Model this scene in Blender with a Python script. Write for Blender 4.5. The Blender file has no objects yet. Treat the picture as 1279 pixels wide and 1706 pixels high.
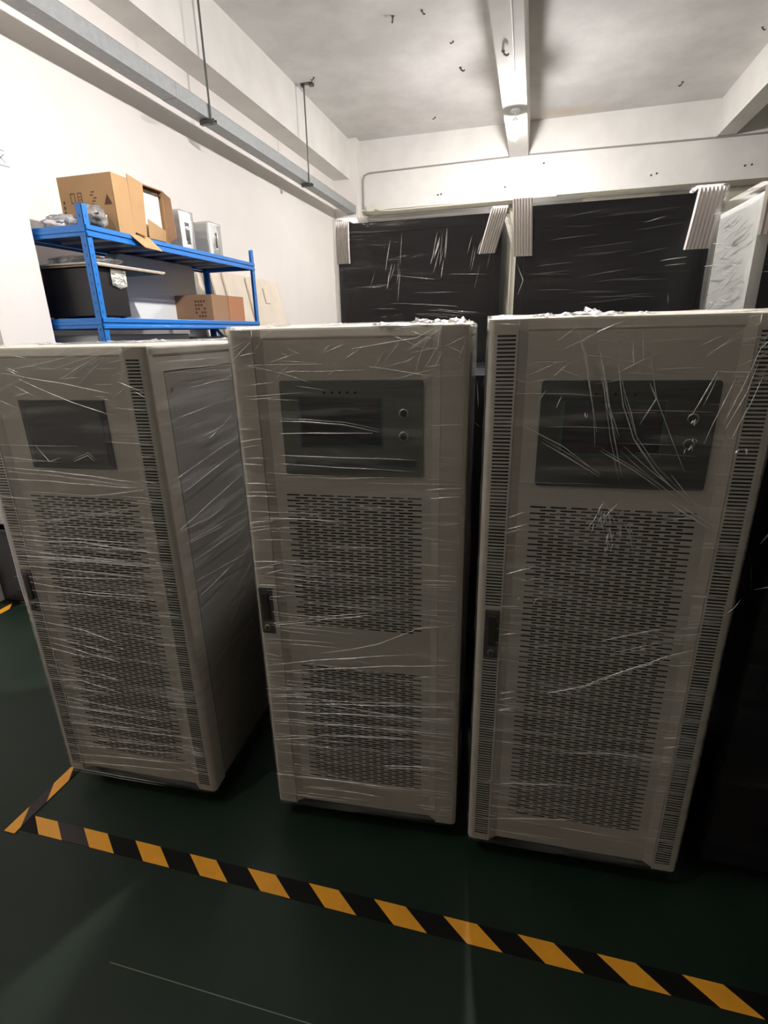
import bpy, bmesh, math, random
from mathutils import Vector, Matrix, noise

# ---------------------------------------------------------------- camera, light, exposure
scene = bpy.context.scene
COL = scene.collection
PITCH, YAW, ROLL, CAM_H, FPX = 0.33182411, 0.27051598, -0.02237978, 1.59148148, 871.10843
F = Vector((-math.sin(YAW)*math.cos(PITCH), math.cos(YAW)*math.cos(PITCH), -math.sin(PITCH)))
R = Vector((math.cos(YAW), math.sin(YAW), 0))
U = R.cross(F)
R2 = R*math.cos(ROLL) + U*math.sin(ROLL)
U2 = U*math.cos(ROLL) - R*math.sin(ROLL)
cam = bpy.data.cameras.new('camera')
cam_o = bpy.data.objects.new('camera', cam)
COL.objects.link(cam_o)
m = Matrix((R2, U2, -F)).transposed().to_4x4()
m.translation = (0, 0, CAM_H)
cam_o.matrix_world = m
cam.sensor_fit = 'HORIZONTAL'
cam.sensor_width = 36
cam.lens = FPX*36/1279
cam.clip_start = 0.02
scene.camera = cam_o

scene.view_settings.view_transform = 'Standard'
scene.view_settings.look = 'None'
scene.view_settings.gamma = 1
scene.view_settings.use_curve_mapping = False
scene.view_settings.exposure = 0.85
scene.cycles.max_bounces = 10
scene.cycles.diffuse_bounces = 5
scene.cycles.transparent_max_bounces = 24
scene.cycles.caustics_reflective = False
scene.cycles.caustics_refractive = False

world = bpy.data.worlds.new('world')
scene.world = world
world.use_nodes = True
world.node_tree.nodes['Background'].inputs[0].default_value = (0.9, 0.95, 1, 1)
world.node_tree.nodes['Background'].inputs[1].default_value = 0.02

BULB_EMISSION = 1450.0
FILL2_EMISSION = 2350.0      # added fill bulb, unseen above the frame
FILL3_EMISSION = 500.0  # added unseen bulb behind the viewpoint, brightens the cabinet fronts
FILL3_X, FILL3_Y = -1.9, -0.5
FILL2_Y = 2.75               # where the added bulb hangs, out of view over the racks

random.seed(7)
PI = math.pi

# ---------------------------------------------------------------- helpers
class MB:
    def __init__(s): s.v = []; s.f = []; s.mi = []; s.m = 0
    def add(s, vs, fs):
        n = len(s.v); s.v += [tuple(v) for v in vs]
        for f in fs: s.f.append([n+i for i in f]); s.mi.append(s.m)
    def box(s, x0, x1, y0, y1, z0, z1):
        s.add([(x0,y0,z0),(x1,y0,z0),(x1,y1,z0),(x0,y1,z0),(x0,y0,z1),(x1,y0,z1),(x1,y1,z1),(x0,y1,z1)],
              [(0,3,2,1),(4,5,6,7),(0,1,5,4),(1,2,6,5),(2,3,7,6),(3,0,4,7)])
    def obox(s, M, sx, sy, sz):
        vs = [M @ Vector((a*sx/2, b*sy/2, c*sz/2)) for c in (-1,1) for a,b in ((-1,-1),(1,-1),(1,1),(-1,1))]
        s.add(vs, [(0,3,2,1),(4,5,6,7),(0,1,5,4),(1,2,6,5),(2,3,7,6),(3,0,4,7)])
    def prism(s, pts, off):          # closed polygon pts (3-D), swept by vector off
        n = len(pts); off = Vector(off)
        vs = [Vector(p) for p in pts] + [Vector(p)+off for p in pts]
        s.add(vs, [tuple(range(n))[::-1], tuple(range(n, 2*n))] + [(i,(i+1)%n,n+(i+1)%n,n+i) for i in range(n)])
    def lathe(s, prof, c, axis='Z', n=20):
        c = Vector(c); vs = []; fs = []
        for r, h in prof:
            for k in range(n):
                a = 2*PI*k/n; p = (r*math.cos(a), r*math.sin(a), h)
                if axis == 'Y': p = (p[0], -p[2], p[1])
                if axis == 'X': p = (p[2], p[0], p[1])
                vs.append(c+Vector(p))
        for i in range(len(prof)-1):
            for k in range(n):
                k2 = (k+1) % n
                fs.append((i*n+k, i*n+k2, (i+1)*n+k2, (i+1)*n+k))
        fs.append(tuple(range(n))[::-1]); fs.append(tuple((len(prof)-1)*n+k for k in range(n)))
        s.add(vs, fs)
    def tube(s, pts, r, n=8):
        pts = [Vector(p) for p in pts]; vs = []; fs = []
        for i, p in enumerate(pts):
            d = (pts[min(i+1, len(pts)-1)]-pts[max(i-1, 0)]).normalized()
            a = d.orthogonal().normalized() if i == 0 else (a-d*a.dot(d)).normalized()
            b = d.cross(a)
            for k in range(n):
                t = 2*PI*k/n; vs.append(p+(a*math.cos(t)+b*math.sin(t))*r)
        for i in range(len(pts)-1):
            for k in range(n):
                k2 = (k+1) % n; fs.append((i*n+k, i*n+k2, (i+1)*n+k2, (i+1)*n+k))
        fs.append(tuple(range(n))[::-1]); fs.append(tuple((len(pts)-1)*n+k for k in range(n)))
        s.add(vs, fs)
    def build(s, name, mats, parent=None, smooth=False, bevel=0, loc=None, rz=0):
        me = bpy.data.meshes.new(name); me.from_pydata(s.v, [], s.f)
        if not isinstance(mats, (list, tuple)): mats = [mats]
        for m_ in mats: me.materials.append(m_)
        me.polygons.foreach_set('material_index', s.mi)
        if smooth: me.polygons.foreach_set('use_smooth', [True]*len(s.f))
        me.update()
        o = bpy.data.objects.new(name, me); COL.objects.link(o)
        if parent: o.parent = parent
        if loc: o.location = loc
        if rz: o.rotation_euler[2] = rz
        if bevel:
            b = o.modifiers.new('bevel', 'BEVEL'); b.width = bevel; b.segments = 2; b.limit_method = 'ANGLE'
        return o

def tag(o, label, cat, group=None):
    o['label'] = label; o['category'] = cat
    if group: o['group'] = group
    return o
def thing(name, label, cat, loc=(0,0,0), rz=0, group=None):
    o = bpy.data.objects.new(name, None); COL.objects.link(o)
    o.location = loc; o.rotation_euler = (0,0,rz); o.empty_display_size = .1
    return tag(o, label, cat, group)
def struct(name, mb, mat, **k):
    o = mb.build(name, mat, **k); o['kind'] = 'structure'; return o
def boxmb(*a):
    mb = MB(); mb.box(*a); return mb

# ---------------------------------------------------------------- materials
def N(nt, t, **k):
    n = nt.nodes.new(t)
    for a, b in k.items(): setattr(n, a, b)
    return n
def mat(name, col, rough=.5, metal=0, spec=.5, emit=None, var=0, scale=6, bump=0, bscale=60, stretch=(1,1,1), coat=0):
    m = bpy.data.materials.new(name); m.use_nodes = True; nt = m.node_tree
    b = nt.nodes['Principled BSDF']
    b.inputs['Base Color'].default_value = (*col, 1); b.inputs['Roughness'].default_value = rough
    b.inputs['Metallic'].default_value = metal; b.inputs['Specular IOR Level'].default_value = spec
    b.inputs['Coat Weight'].default_value = coat
    if emit: b.inputs['Emission Color'].default_value = (*emit[:3], 1); b.inputs['Emission Strength'].default_value = emit[3]
    tc = N(nt, 'ShaderNodeTexCoord'); mp = N(nt, 'ShaderNodeMapping'); mp.inputs['Scale'].default_value = stretch
    nt.links.new(tc.outputs['Object'], mp.inputs[0])
    if var:
        no = N(nt, 'ShaderNodeTexNoise'); no.inputs['Scale'].default_value = scale; no.inputs['Detail'].default_value = 5
        nt.links.new(mp.outputs[0], no.inputs['Vector'])
        mr = N(nt, 'ShaderNodeMapRange'); mr.inputs[1].default_value = .3; mr.inputs[2].default_value = .7
        mr.inputs[3].default_value = 1-var; mr.inputs[4].default_value = 1
        nt.links.new(no.outputs[0], mr.inputs[0])
        mx = N(nt, 'ShaderNodeMix', data_type='RGBA', blend_type='MULTIPLY'); mx.inputs[0].default_value = 1
        mx.inputs[6].default_value = (*col, 1)
        nt.links.new(mr.outputs[0], mx.inputs[7]); nt.links.new(mx.outputs[2], b.inputs['Base Color'])
    if bump:
        n2 = N(nt, 'ShaderNodeTexNoise'); n2.inputs['Scale'].default_value = bscale; n2.inputs['Detail'].default_value = 4
        nt.links.new(mp.outputs[0], n2.inputs['Vector'])
        bp = N(nt, 'ShaderNodeBump'); bp.inputs['Strength'].default_value = bump; bp.inputs['Distance'].default_value = .01
        nt.links.new(n2.outputs[0], bp.inputs['Height']); nt.links.new(bp.outputs[0], b.inputs['Normal'])
    return m

M = {}
M['wall'] = mat('wall_paint', (.84,.80,.765), .7, var=.05, scale=2, bump=.06, bscale=30)
M['beam'] = mat('beam_paint', (.80,.785,.75), .75, var=.10, scale=3, bump=.1, bscale=20)
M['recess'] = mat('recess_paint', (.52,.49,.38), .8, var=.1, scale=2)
M['cream'] = mat('cream_panel', (.80,.76,.55), .6)
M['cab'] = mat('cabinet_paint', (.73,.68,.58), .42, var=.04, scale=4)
M['cab_side_shaded'] = mat('cabinet_paint_shaded', (.52,.49,.44), .45, var=.04, scale=4)  # cabinet paint darkened to carry the shade on the sides
M['dark'] = mat('dark_cavity', (.012,.011,.010), .9, spec=.1)
M['panel'] = mat('control_panel_film', (.13,.145,.12), .4)
M['panel_dk'] = mat('dark_panel_film', (.05,.053,.045), .35)
M['panel_line'] = mat('panel_dark_band', (.06,.068,.06), .4)
M['lcd'] = mat('lcd_glass', (.012,.013,.018), .18)
M['lcd_edge'] = mat('lcd_teal_edge', (.03,.09,.08), .4)
M['bezel'] = mat('screen_bezel', (.012,.012,.014), .35)
M['touch'] = mat('touch_glass', (.03,.03,.034), .15)
M['chrome'] = mat('chrome', (.75,.72,.62), .18, 1)
M['handle'] = mat('handle_metal', (.10,.085,.075), .4, .4)
M['handle2'] = mat('handle_dark', (.035,.03,.028), .35, .3)
M['blk'] = mat('black_steel', (.008,.0065,.010), .4, var=.2, scale=3)
M['rub'] = mat('black_rubber', (.015,.015,.015), .7)
M['blue'] = mat('blue_steel', (.015,.19,.62), .33, .1, coat=.2)
M['blue_dk'] = mat('blue_steel_deck', (.02,.075,.22), .45)
M['galv'] = mat('galvanised_steel', (.36,.38,.385), .5, .25, var=.15, scale=25)
M['rod'] = mat('rod_steel', (.12,.13,.12), .45, .8)
M['kraft'] = mat('kraft_cardboard', (.47,.29,.14), .85, var=.08, scale=8)
M['kraft2'] = mat('kraft_cardboard_dull', (.33,.19,.105), .85, var=.08, scale=8)
M['kraft_in'] = mat('kraft_reddish', (.40,.18,.09), .85)
M['ink'] = mat('brown_ink', (.10,.045,.025), .8)
M['foam'] = mat('white_foam', (.78,.77,.71), .8)
M['whitebox'] = mat('white_casing', (.82,.82,.80), .5)
M['grey_lt'] = mat('light_grey_case', (.60,.60,.58), .5)
M['paper'] = mat('note_paper', (.82,.80,.86), .8)
M['pen'] = mat('pen_ink', (.12,.12,.14), .8)
M['mdf'] = mat('cream_board', (.78,.69,.57), .75, var=.12, scale=5)
M['mdf2'] = mat('brown_board_edge', (.36,.28,.20), .8)
M['corr'] = mat('ribbed_card', (.66,.61,.58), .7)
M['silver'] = mat('silver_grey_side', (.55,.56,.53), .45, .1)
M['cable'] = mat('white_cable', (.85,.85,.82), .5)
M['cable_dk'] = mat('grey_cable', (.33,.31,.29), .6)
M['pipe'] = mat('cream_pipe', (.70,.67,.56), .5)
M['hook'] = mat('rusty_hook', (.10,.09,.08), .7, .3)
M['bulb'] = mat('lit_bulb', (1,1,1), .5, emit=(1.0,.955,.935,BULB_EMISSION))
M['fill3'] = mat('fill_bulb_dim', (1,1,1), .5, emit=(1.0,.93,.84,FILL3_EMISSION))
M['fill2'] = mat('fill_bulb_front', (1,1,1), .5, emit=(1.0,.955,.935,FILL2_EMISSION))
M['bulb_side'] = mat('lit_bulb_side', (1,1,1), .5, emit=(1.0,.955,.935,BULB_EMISSION*.03))
M['lampcap'] = mat('lamp_cap', (.75,.77,.80), .4)
M['tp_y'] = mat('tape_yellow', (.76,.335,.018), .45, var=.12, scale=20)
M['tp_k'] = mat('tape_black', (.004,.004,.004), .6, spec=.15)
M['tp_p'] = mat('tape_worn_purple', (.018,.010,.014), .6, var=.2, scale=20)
M['bagpart'] = mat('bagged_black_part', (.02,.03,.035), .3)

def ceiling_mat():
    m = mat('ceiling_paint', (.60,.585,.56), .85, bump=.08, bscale=15); nt = m.node_tree; b = nt.nodes['Principled BSDF']
    tc = N(nt, 'ShaderNodeTexCoord')
    n1 = N(nt, 'ShaderNodeTexNoise'); n1.inputs['Scale'].default_value = .9; n1.inputs['Detail'].default_value = 7; n1.inputs['Roughness'].default_value = .65
    nt.links.new(tc.outputs['Object'], n1.inputs['Vector'])
    r = N(nt, 'ShaderNodeValToRGB'); e = r.color_ramp.elements
    e[0].position = .40; e[0].color = (.68,.665,.65,1); e[1].position = .62; e[1].color = (.82,.805,.79,1)
    nt.links.new(n1.outputs[0], r.inputs[0])
    # an old rust-coloured damp stain near the back beam
    sp = N(nt, 'ShaderNodeMapping'); sp.inputs['Location'].default_value = (-.15, -8.95, 0); sp.inputs['Scale'].default_value = (1,1,1)
    vm = N(nt, 'ShaderNodeVectorMath', operation='MULTIPLY'); vm.inputs[1].default_value = (1.3, 4.5, 0)
    nt.links.new(tc.outputs['Object'], sp.inputs[0]); nt.links.new(sp.outputs[0], vm.inputs[0])
    ln = N(nt, 'ShaderNodeVectorMath', operation='LENGTH'); nt.links.new(vm.outputs[0], ln.inputs[0])
    mr = N(nt, 'ShaderNodeMapRange'); mr.inputs[1].default_value = 1.2; mr.inputs[2].default_value = 0; mr.inputs[3].default_value = 0; mr.inputs[4].default_value = .55
    nt.links.new(ln.outputs['Value'], mr.inputs[0])
    mx = N(nt, 'ShaderNodeMix', data_type='RGBA'); mx.inputs[7].default_value = (.62,.46,.30,1)
    nt.links.new(mr.outputs[0], mx.inputs[0]); nt.links.new(r.outputs[0], mx.inputs[6]); nt.links.new(mx.outputs[2], b.inputs['Base Color'])
    return m
M['ceil'] = ceiling_mat()

def floor_mat():
    m = mat('green_epoxy_floor', (.02,.05,.032), .3, bump=.03, bscale=8); nt = m.node_tree; b = nt.nodes['Principled BSDF']
    tc = N(nt, 'ShaderNodeTexCoord')
    n1 = N(nt, 'ShaderNodeTexNoise'); n1.inputs['Scale'].default_value = 1.6; n1.inputs['Detail'].default_value = 8; n1.inputs['Roughness'].default_value = .7
    nt.links.new(tc.outputs['Object'], n1.inputs['Vector'])
    r = N(nt, 'ShaderNodeValToRGB'); e = r.color_ramp.elements
    e[0].position = .35; e[0].color = (.0022,.011,.0055,1); e[1].position = .70; e[1].color = (.011,.021,.013,1)
    nt.links.new(n1.outputs[0], r.inputs[0])
    rr = N(nt, 'ShaderNodeMapRange'); rr.inputs[3].default_value = .38; rr.inputs[4].default_value = .62
    nt.links.new(n1.outputs[0], rr.inputs[0]); nt.links.new(rr.outputs[0], b.inputs['Roughness'])
    # thin scratch across the paint in front of the striped tape
    sx = N(nt, 'ShaderNodeSeparateXYZ'); nt.links.new(tc.outputs['Object'], sx.inputs[0])
    def mth(op, a, bb):
        n = N(nt, 'ShaderNodeMath', operation=op)
        for i, v in enumerate((a, bb)):
            if isinstance(v, (int, float)): n.inputs[i].default_value = v
            elif v is not None: nt.links.new(v, n.inputs[i])
        return n.outputs[0]
    d = mth('ABSOLUTE', mth('SUBTRACT', sx.outputs[1], mth('ADD', mth('MULTIPLY', sx.outputs[0], .02), .724)), None)
    k = mth('MULTIPLY', mth('LESS_THAN', d, .0011), mth('MULTIPLY', mth('GREATER_THAN', sx.outputs[0], -.99), mth('LESS_THAN', sx.outputs[0], -.30)))
    mx = N(nt, 'ShaderNodeMix', data_type='RGBA'); mx.inputs[7].default_value = (.22,.24,.21,1)
    nt.links.new(mth('MULTIPLY', k, .7), mx.inputs[0]); nt.links.new(r.outputs[0], mx.inputs[6]); nt.links.new(mx.outputs[2], b.inputs['Base Color'])
    return m
M['floor'] = floor_mat()
M['floor'].node_tree.nodes['Principled BSDF'].inputs['Specular IOR Level'].default_value = .26

def film_mat(name, milky, streak, gloss, stretch, col=(.80,.80,.76), bump=.5, const=0, rough=.16):
    m = bpy.data.materials.new(name); m.use_nodes = True; nt = m.node_tree; nt.nodes.clear()
    out = N(nt, 'ShaderNodeOutputMaterial'); tr = N(nt, 'ShaderNodeBsdfTransparent')
    df = N(nt, 'ShaderNodeBsdfDiffuse'); df.inputs[0].default_value = (*col, 1)
    gl = N(nt, 'ShaderNodeBsdfGlossy'); gl.inputs['Roughness'].default_value = rough; gl.inputs[0].default_value = (1,1,1,1)
    tc = N(nt, 'ShaderNodeTexCoord'); mp = N(nt, 'ShaderNodeMapping'); mp.inputs['Scale'].default_value = stretch
    nt.links.new(tc.outputs['Object'], mp.inputs[0])
    no = N(nt, 'ShaderNodeTexNoise'); no.inputs['Scale'].default_value = 1; no.inputs['Detail'].default_value = 6; no.inputs['Distortion'].default_value = .4
    nt.links.new(mp.outputs[0], no.inputs['Vector'])
    mr = N(nt, 'ShaderNodeMapRange'); mr.inputs[1].default_value = .5; mr.inputs[2].default_value = .78
    mr.inputs[3].default_value = milky; mr.inputs[4].default_value = streak
    nt.links.new(no.outputs[0], mr.inputs[0])
    bp = N(nt, 'ShaderNodeBump'); bp.inputs['Strength'].default_value = bump; bp.inputs['Distance'].default_value = .02
    nt.links.new(no.outputs[0], bp.inputs['Height']); nt.links.new(bp.outputs[0], gl.inputs['Normal'])
    a = N(nt, 'ShaderNodeMixShader'); nt.links.new(mr.outputs[0], a.inputs[0]); nt.links.new(tr.outputs[0], a.inputs[1]); nt.links.new(df.outputs[0], a.inputs[2])
    fr = N(nt, 'ShaderNodeFresnel'); fr.inputs[0].default_value = 1.45
    mu = N(nt, 'ShaderNodeMath', operation='MULTIPLY'); mu.inputs[1].default_value = gloss
    nt.links.new(fr.outputs[0], mu.inputs[0])
    ad = N(nt, 'ShaderNodeMath', operation='ADD', use_clamp=True); ad.inputs[1].default_value = const; nt.links.new(mu.outputs[0], ad.inputs[0])
    b = N(nt, 'ShaderNodeMixShader'); nt.links.new(ad.outputs[0], b.inputs[0]); nt.links.new(a.outputs[0], b.inputs[1]); nt.links.new(gl.outputs[0], b.inputs[2])
    nt.links.new(b.outputs[0], out.inputs[0])
    return m
M['film'] = film_mat('stretch_film', .022, .20, .8, (3,3,26))
M['film_rack'] = film_mat('stretch_film_rack', .0, .03, .5, (2.5,2.5,22), bump=.5)
M['bag'] = film_mat('clear_bag', .16, .5, 1.0, (14,14,14))
M['crease'] = film_mat('film_crease', .25, .6, .5, (30,30,60), col=(.88,.88,.84), bump=.3, const=.30, rough=.3)
M['crease_hi'] = film_mat('film_crease_dense', .35, .9, .5, (30,30,60), col=(.90,.90,.88), bump=.3, const=.4, rough=.25)

# ---------------------------------------------------------------- the room
WX, YB, HC = -3.2, 9.15, 4.4
struct('floor', boxmb(-3.3, 7.1, -7.1, 9.7, -.1, 0), M['floor'])
struct('ceiling', boxmb(-3.3, 7.1, -7.1, 9.7, HC, HC+.1), M['ceil'])
struct('wall_left', boxmb(-3.3, WX, -7.1, 9.7, 0, HC), M['wall'])
struct('wall_right', boxmb(7.0, 7.1, -7.1, 9.7, 0, HC), M['wall'])
struct('wall_front', boxmb(WX, 7.0, -7.1, -7.0, 0, HC), M['wall'])
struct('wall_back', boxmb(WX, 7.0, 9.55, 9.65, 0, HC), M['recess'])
struct('trim_1', boxmb(WX, -2.93, -7.0, 8.98, 3.86, HC), M['beam'])              # beam along the left wall
struct('trim_2', boxmb(WX, -2.80, 8.98, 9.55, 0, HC), M['wall'])                 # corner column
struct('trim_3', boxmb(-2.80, 7.0, YB, 9.55, 3.44, HC), M['beam'])               # back beam
struct('trim_4', boxmb(-.50, -.235, -7.0, YB, 3.97, HC), M['beam'])              # middle ceiling beam
struct('trim_5', boxmb(2.20, 2.42, -7.0, YB, 3.97, HC), M['beam'])               # right ceiling beam
struct('trim_6', boxmb(WX, -2.79, 2.36, 2.70, 0, 3.36), M['wall'])               # pier on the left wall
mb = MB(); mb.box(.6, 1.66, 9.50, 9.55, 3.0, 3.50)
struct('window_1', mb, M['cream'])

# conduit line along the back beam, down beside the column
mb = MB(); yb = 9.138
mb.tube([(7, yb, 3.93), (2.4, yb, 3.955), (-.3, yb, 3.985), (-2.66, yb, 3.955), (-2.73, yb, 3.93), (-2.76, yb, 3.86), (-2.765, yb, 3.46)], .011, 8)
tag(mb.build('conduit', M['cable_dk'], smooth=True), 'thin grey cable running along the back ceiling beam and down beside the corner column', 'cable')
mb = MB(); mb.tube([(-2.6, yb, 3.47), (-2.5, yb, 3.43), (-2.35, yb, 3.415), (.2, yb, 3.43)], .012, 8); mb.box(-2.70, -2.58, yb-.03, yb+.011, 3.42, 3.50)
tag(mb.build('pipe', M['pipe']), 'cream pipe with a small junction box low on the back beam', 'pipe')
mb = MB(); mb.tube([(-.325, 0, 3.964), (-.324, 4.0, 3.962), (-.33, 5.4, 3.963), (-.35, 6.75, 3.962), (-.36, 6.9, 3.96)], .009, 8)
tag(mb.build('lamp_cable', M['cable'], smooth=True), 'white cable clipped along the underside of the middle ceiling beam', 'cable')

# the lit bulb under the middle beam, plus two added unseen fill bulbs
for by, lab in ((7.35, 'lit white bulb hanging under the middle ceiling beam'), (FILL2_Y, 'added fill bulb in line with the first, unseen above the frame'),
                (FILL3_Y, 'added dimmer fill bulb, unseen behind the viewpoint, left of the middle beam')):
    t = thing('hanging_bulb', lab, 'lamp', (-.362, by, 3.97) if by > 0 else (FILL3_X, by, 4.4))
    mb = MB(); mb.lathe([(.055,0),(.055,-.018),(.03,-.024)], (0,0,0), n=24); mb.build('ceiling_rose', M['lampcap'], t, smooth=False)
    mb = MB(); mb.tube([(0,0,-.02),(0.004,0,-.06),(0,0,-.085)], .006); mb.build('cord', M['cable'], t)
    mb = MB(); mb.lathe([(.022,-.08),(.03,-.085),(.034,-.115),(.094,-.128),(.098,-.136),(.03,-.134)], (0,0,0), n=24); mb.build('lamp_cap', M['lampcap'], t)
    mb = MB(); mb.lathe([(.05,-.138),(.066,-.145),(.067,-.215)]+[(.067*math.cos(q), -.215-.085*math.sin(q)) for q in [.35*i/3 for i in range(1,4)]], (0,0,0), n=28)
    mb.m = 1; mb.lathe([(.067*math.cos(q), -.215-.085*math.sin(q)) for q in [.35+(PI/2-.36)*i/8 for i in range(9)]], (0,0,0), n=28)
    mb.build('bulb', [M['bulb_side'], M['bulb' if by > 5 else 'fill2' if by > 0 else 'fill3']], t, smooth=True)

# small broken hooks left in the ceiling
hk = [(-1.47,6.0,4.4),(-1.19,5.99,4.4),(-.99,6.63,4.4),(-.99,7.22,4.4),(-1.51,8.57,4.4),(1.56,8.44,4.4),(2.02,7.32,4.4),(-2.65,6.93,4.4),(-.428,5.925,3.97)]
hlab = ['leftmost of the two bent hook stubs at the top edge of the ceiling view','right one of the two bent hook stubs at the top edge of the ceiling view',
 'small dark hook stub above the curled wire stub in the left ceiling bay','curled dark wire stub in the left ceiling bay nearest the middle beam',
 'tiny dark stub near the back end of the left ceiling bay','dark hook stub in the right ceiling bay near the back beam','pair of dark stubs in the ceiling close to the right beam',
 'short grey peg in the ceiling beside the rear tray bracket','dark hook stub on the underside of the middle beam']
for i, (x,y,z) in enumerate(hk):
    mb = MB(); a = random.uniform(0, 6); dx, dy = math.cos(a)*.035, math.sin(a)*.035; s = .75 if i in (0,3,5,8) else .55
    mb.lathe([(.022*s,0),(.018*s,-.006),(.012*s,-.012)], (0,0,0), n=8)
    mb.tube([(0,0,0),(dx*.3,dy*.3,-.03*s),(dx*1.3*s,dy*1.3*s,-.045*s),(dx*2.0*s,dy*2.0*s,-.03*s)], .011*s, 6)
    tag(mb.build('ceiling_hook', M['hook'], loc=(x,y,z)), hlab[i], 'hook', 'old hook stubs in the ceiling')
mb = MB()
for x, z in ((-.01,3.86),(1.45,3.585),(1.52,3.60),(2.6,3.60),(2.68,3.605),(-1.51,3.58),(-1.56,3.575),(-.55,3.60)):
    mb.lathe([(.014,0),(.010,.012)], (x, 9.15, z), 'Y', 8)
o = mb.build('screw_plugs', M['hook']); tag(o, 'scattered tiny dark screw plugs on the face of the back beam', 'plugs'); o['kind'] = 'stuff'

# cable tray hung along the left wall
t = thing('cable_tray', 'long galvanised steel cable tray hung along the left wall', 'cable tray', (-2.905, 0, 3.375))
mb = MB()
mb.box(-.069,.065,-2.9,8.95,0,.003); mb.box(.062,.065,-2.9,9.0,.003,.107); mb.box(-.069,-.066,-2.9,9.0,.003,.107); mb.box(-.071,.067,-2.9,9.0,.107,.110)
mb.build('trunking', M['galv'], t)
for y in (.45, 2.45, 4.45, 6.45, 8.45):
    mb = MB(); mb.box(-.0705,.0665,y-.06,y+.06,-.002,0); mb.box(.065,.0668,y-.06,y+.06,0,.107); mb.build('joint_plate', M['galv'], t)
for i, y in enumerate((.45, 2.65, 4.85, 7.05)):
    h = thing('tray_hanger', ['steel rod hanger carrying the cable tray behind the viewpoint','steel rod hanger carrying the cable tray just above the view',
        'steel rod hanger nearer the front, dropping from above the frame to the tray','steel rod hanger at the back with its ceiling bracket in view'][i], 'hanger', (-2.84, y, 4.4), 0, 'rod hangers of the cable tray')
    mb = MB(); mb.box(-.02,.13,-.03,.03,-.006,0); mb.box(.08,.13,-.03,.03,-.03,-.006); mb.box(-.02,.0,-.03,.03,-.03,-.006); mb.build('ceiling_bracket', M['rod'], h)
    mb = MB(); mb.tube([(.0105,0,-.0),(.0105,0,-1.07)], .009, 8); mb.build('rod', M['rod'], h)
    mb = MB(); mb.box(-.09,.055,-.022,.022,-1.065,-1.060); mb.box(-.09,.055,-.022,-.018,-1.060,-1.03); mb.box(-.09,.055,.018,.022,-1.060,-1.03); mb.build('cross_channel', M['rod'], h)

# paper note on the pier
t = thing('paper_note', 'white paper note with handwriting taped to the pier at the left edge', 'note', (-2.79, 2.62, 2.5))
mb = MB(); mb.box(0,.0015,-.22,.085,-.105,.12); mb.build('sheet', M['paper'], t)
def stroke(mb, pts, w=.004, x=.0022):
    for (a, b) in zip(pts, pts[1:]):
        A = Vector((x,*a)); B = Vector((x,*b)); d = (B-A); n = Vector((0,-d.z,d.y)).normalized()*w/2
        mb.add([A-n,B-n,B+n,A+n,A-n-Vector((.0006,0,0)),B-n-Vector((.0006,0,0)),B+n-Vector((.0006,0,0)),A+n-Vector((.0006,0,0))], [(0,1,2,3),(7,6,5,4),(0,4,5,1),(1,5,6,2),(2,6,7,3),(3,7,4,0)])
mb = MB(); oy = -.045
stroke(mb, [(oy+.055,.045),(oy-.03,.05),(oy-.035,-.03),(oy+.07,-.025)])
stroke(mb, [(oy+.05,.03),(oy+.0,-.015)]); stroke(mb, [(oy+.005,.03),(oy+.05,-.012)])
stroke(mb, [(oy-.14,.04),(oy-.06,.042)]); stroke(mb, [(oy-.10,.05),(oy-.10,-.03)]); stroke(mb, [(oy-.145,.0),(oy-.06,.003)])
mb.build('writing', M['pen'], t)

# ---------------------------------------------------------------- striped floor tape
def stripe_tape(name, L, w, skew, per, ylen, off, label, loc, rz, worn=()):
    mb = MB(); h = .0012
    def cell(a0, a1, m_):
        mb.m = m_
        def px(a, v): return max(0, min(L, a + (1-v)*skew))
        pts = [(px(a0,0),0,0),(px(a1,0),0,0),(px(a1,1),w,0),(px(a0,1),w,0)]
        if abs(pts[1][0]-pts[0][0])+abs(pts[2][0]-pts[3][0]) > 1e-4: mb.prism(pts, (0,0,h))
    k = -2
    while off+k*per < L+per:
        s = off+k*per; cell(s, s+ylen, 0); cell(s+ylen, s+per, 2 if k in worn else 1); k += 1
    return tag(mb.build(name, [M['tp_y'],M['tp_k'],M['tp_p']], loc=loc, rz=rz), label, 'tape')
stripe_tape('striped_tape', 6.2, .056, .073, .2065, .096, .046, 'long yellow and black striped floor tape crossing in front of the three cabinets', (-1.63, .962, .0005), math.atan(.016), worn=(0,))
stripe_tape('striped_tape', 2.9, .044, -.075, .205, .10, .0, 'short yellow and black striped tape running back under the left cabinet from the tape corner', (-1.594, .945, .0019), PI/2, worn=(0,))
stripe_tape('striped_tape', 5.2, .05, -.06, .205, .10, .16, 'yellow and black tape at the foot of the left wall, past the left cabinet', (-3.05, -2.94, .0005), PI/2)

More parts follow.
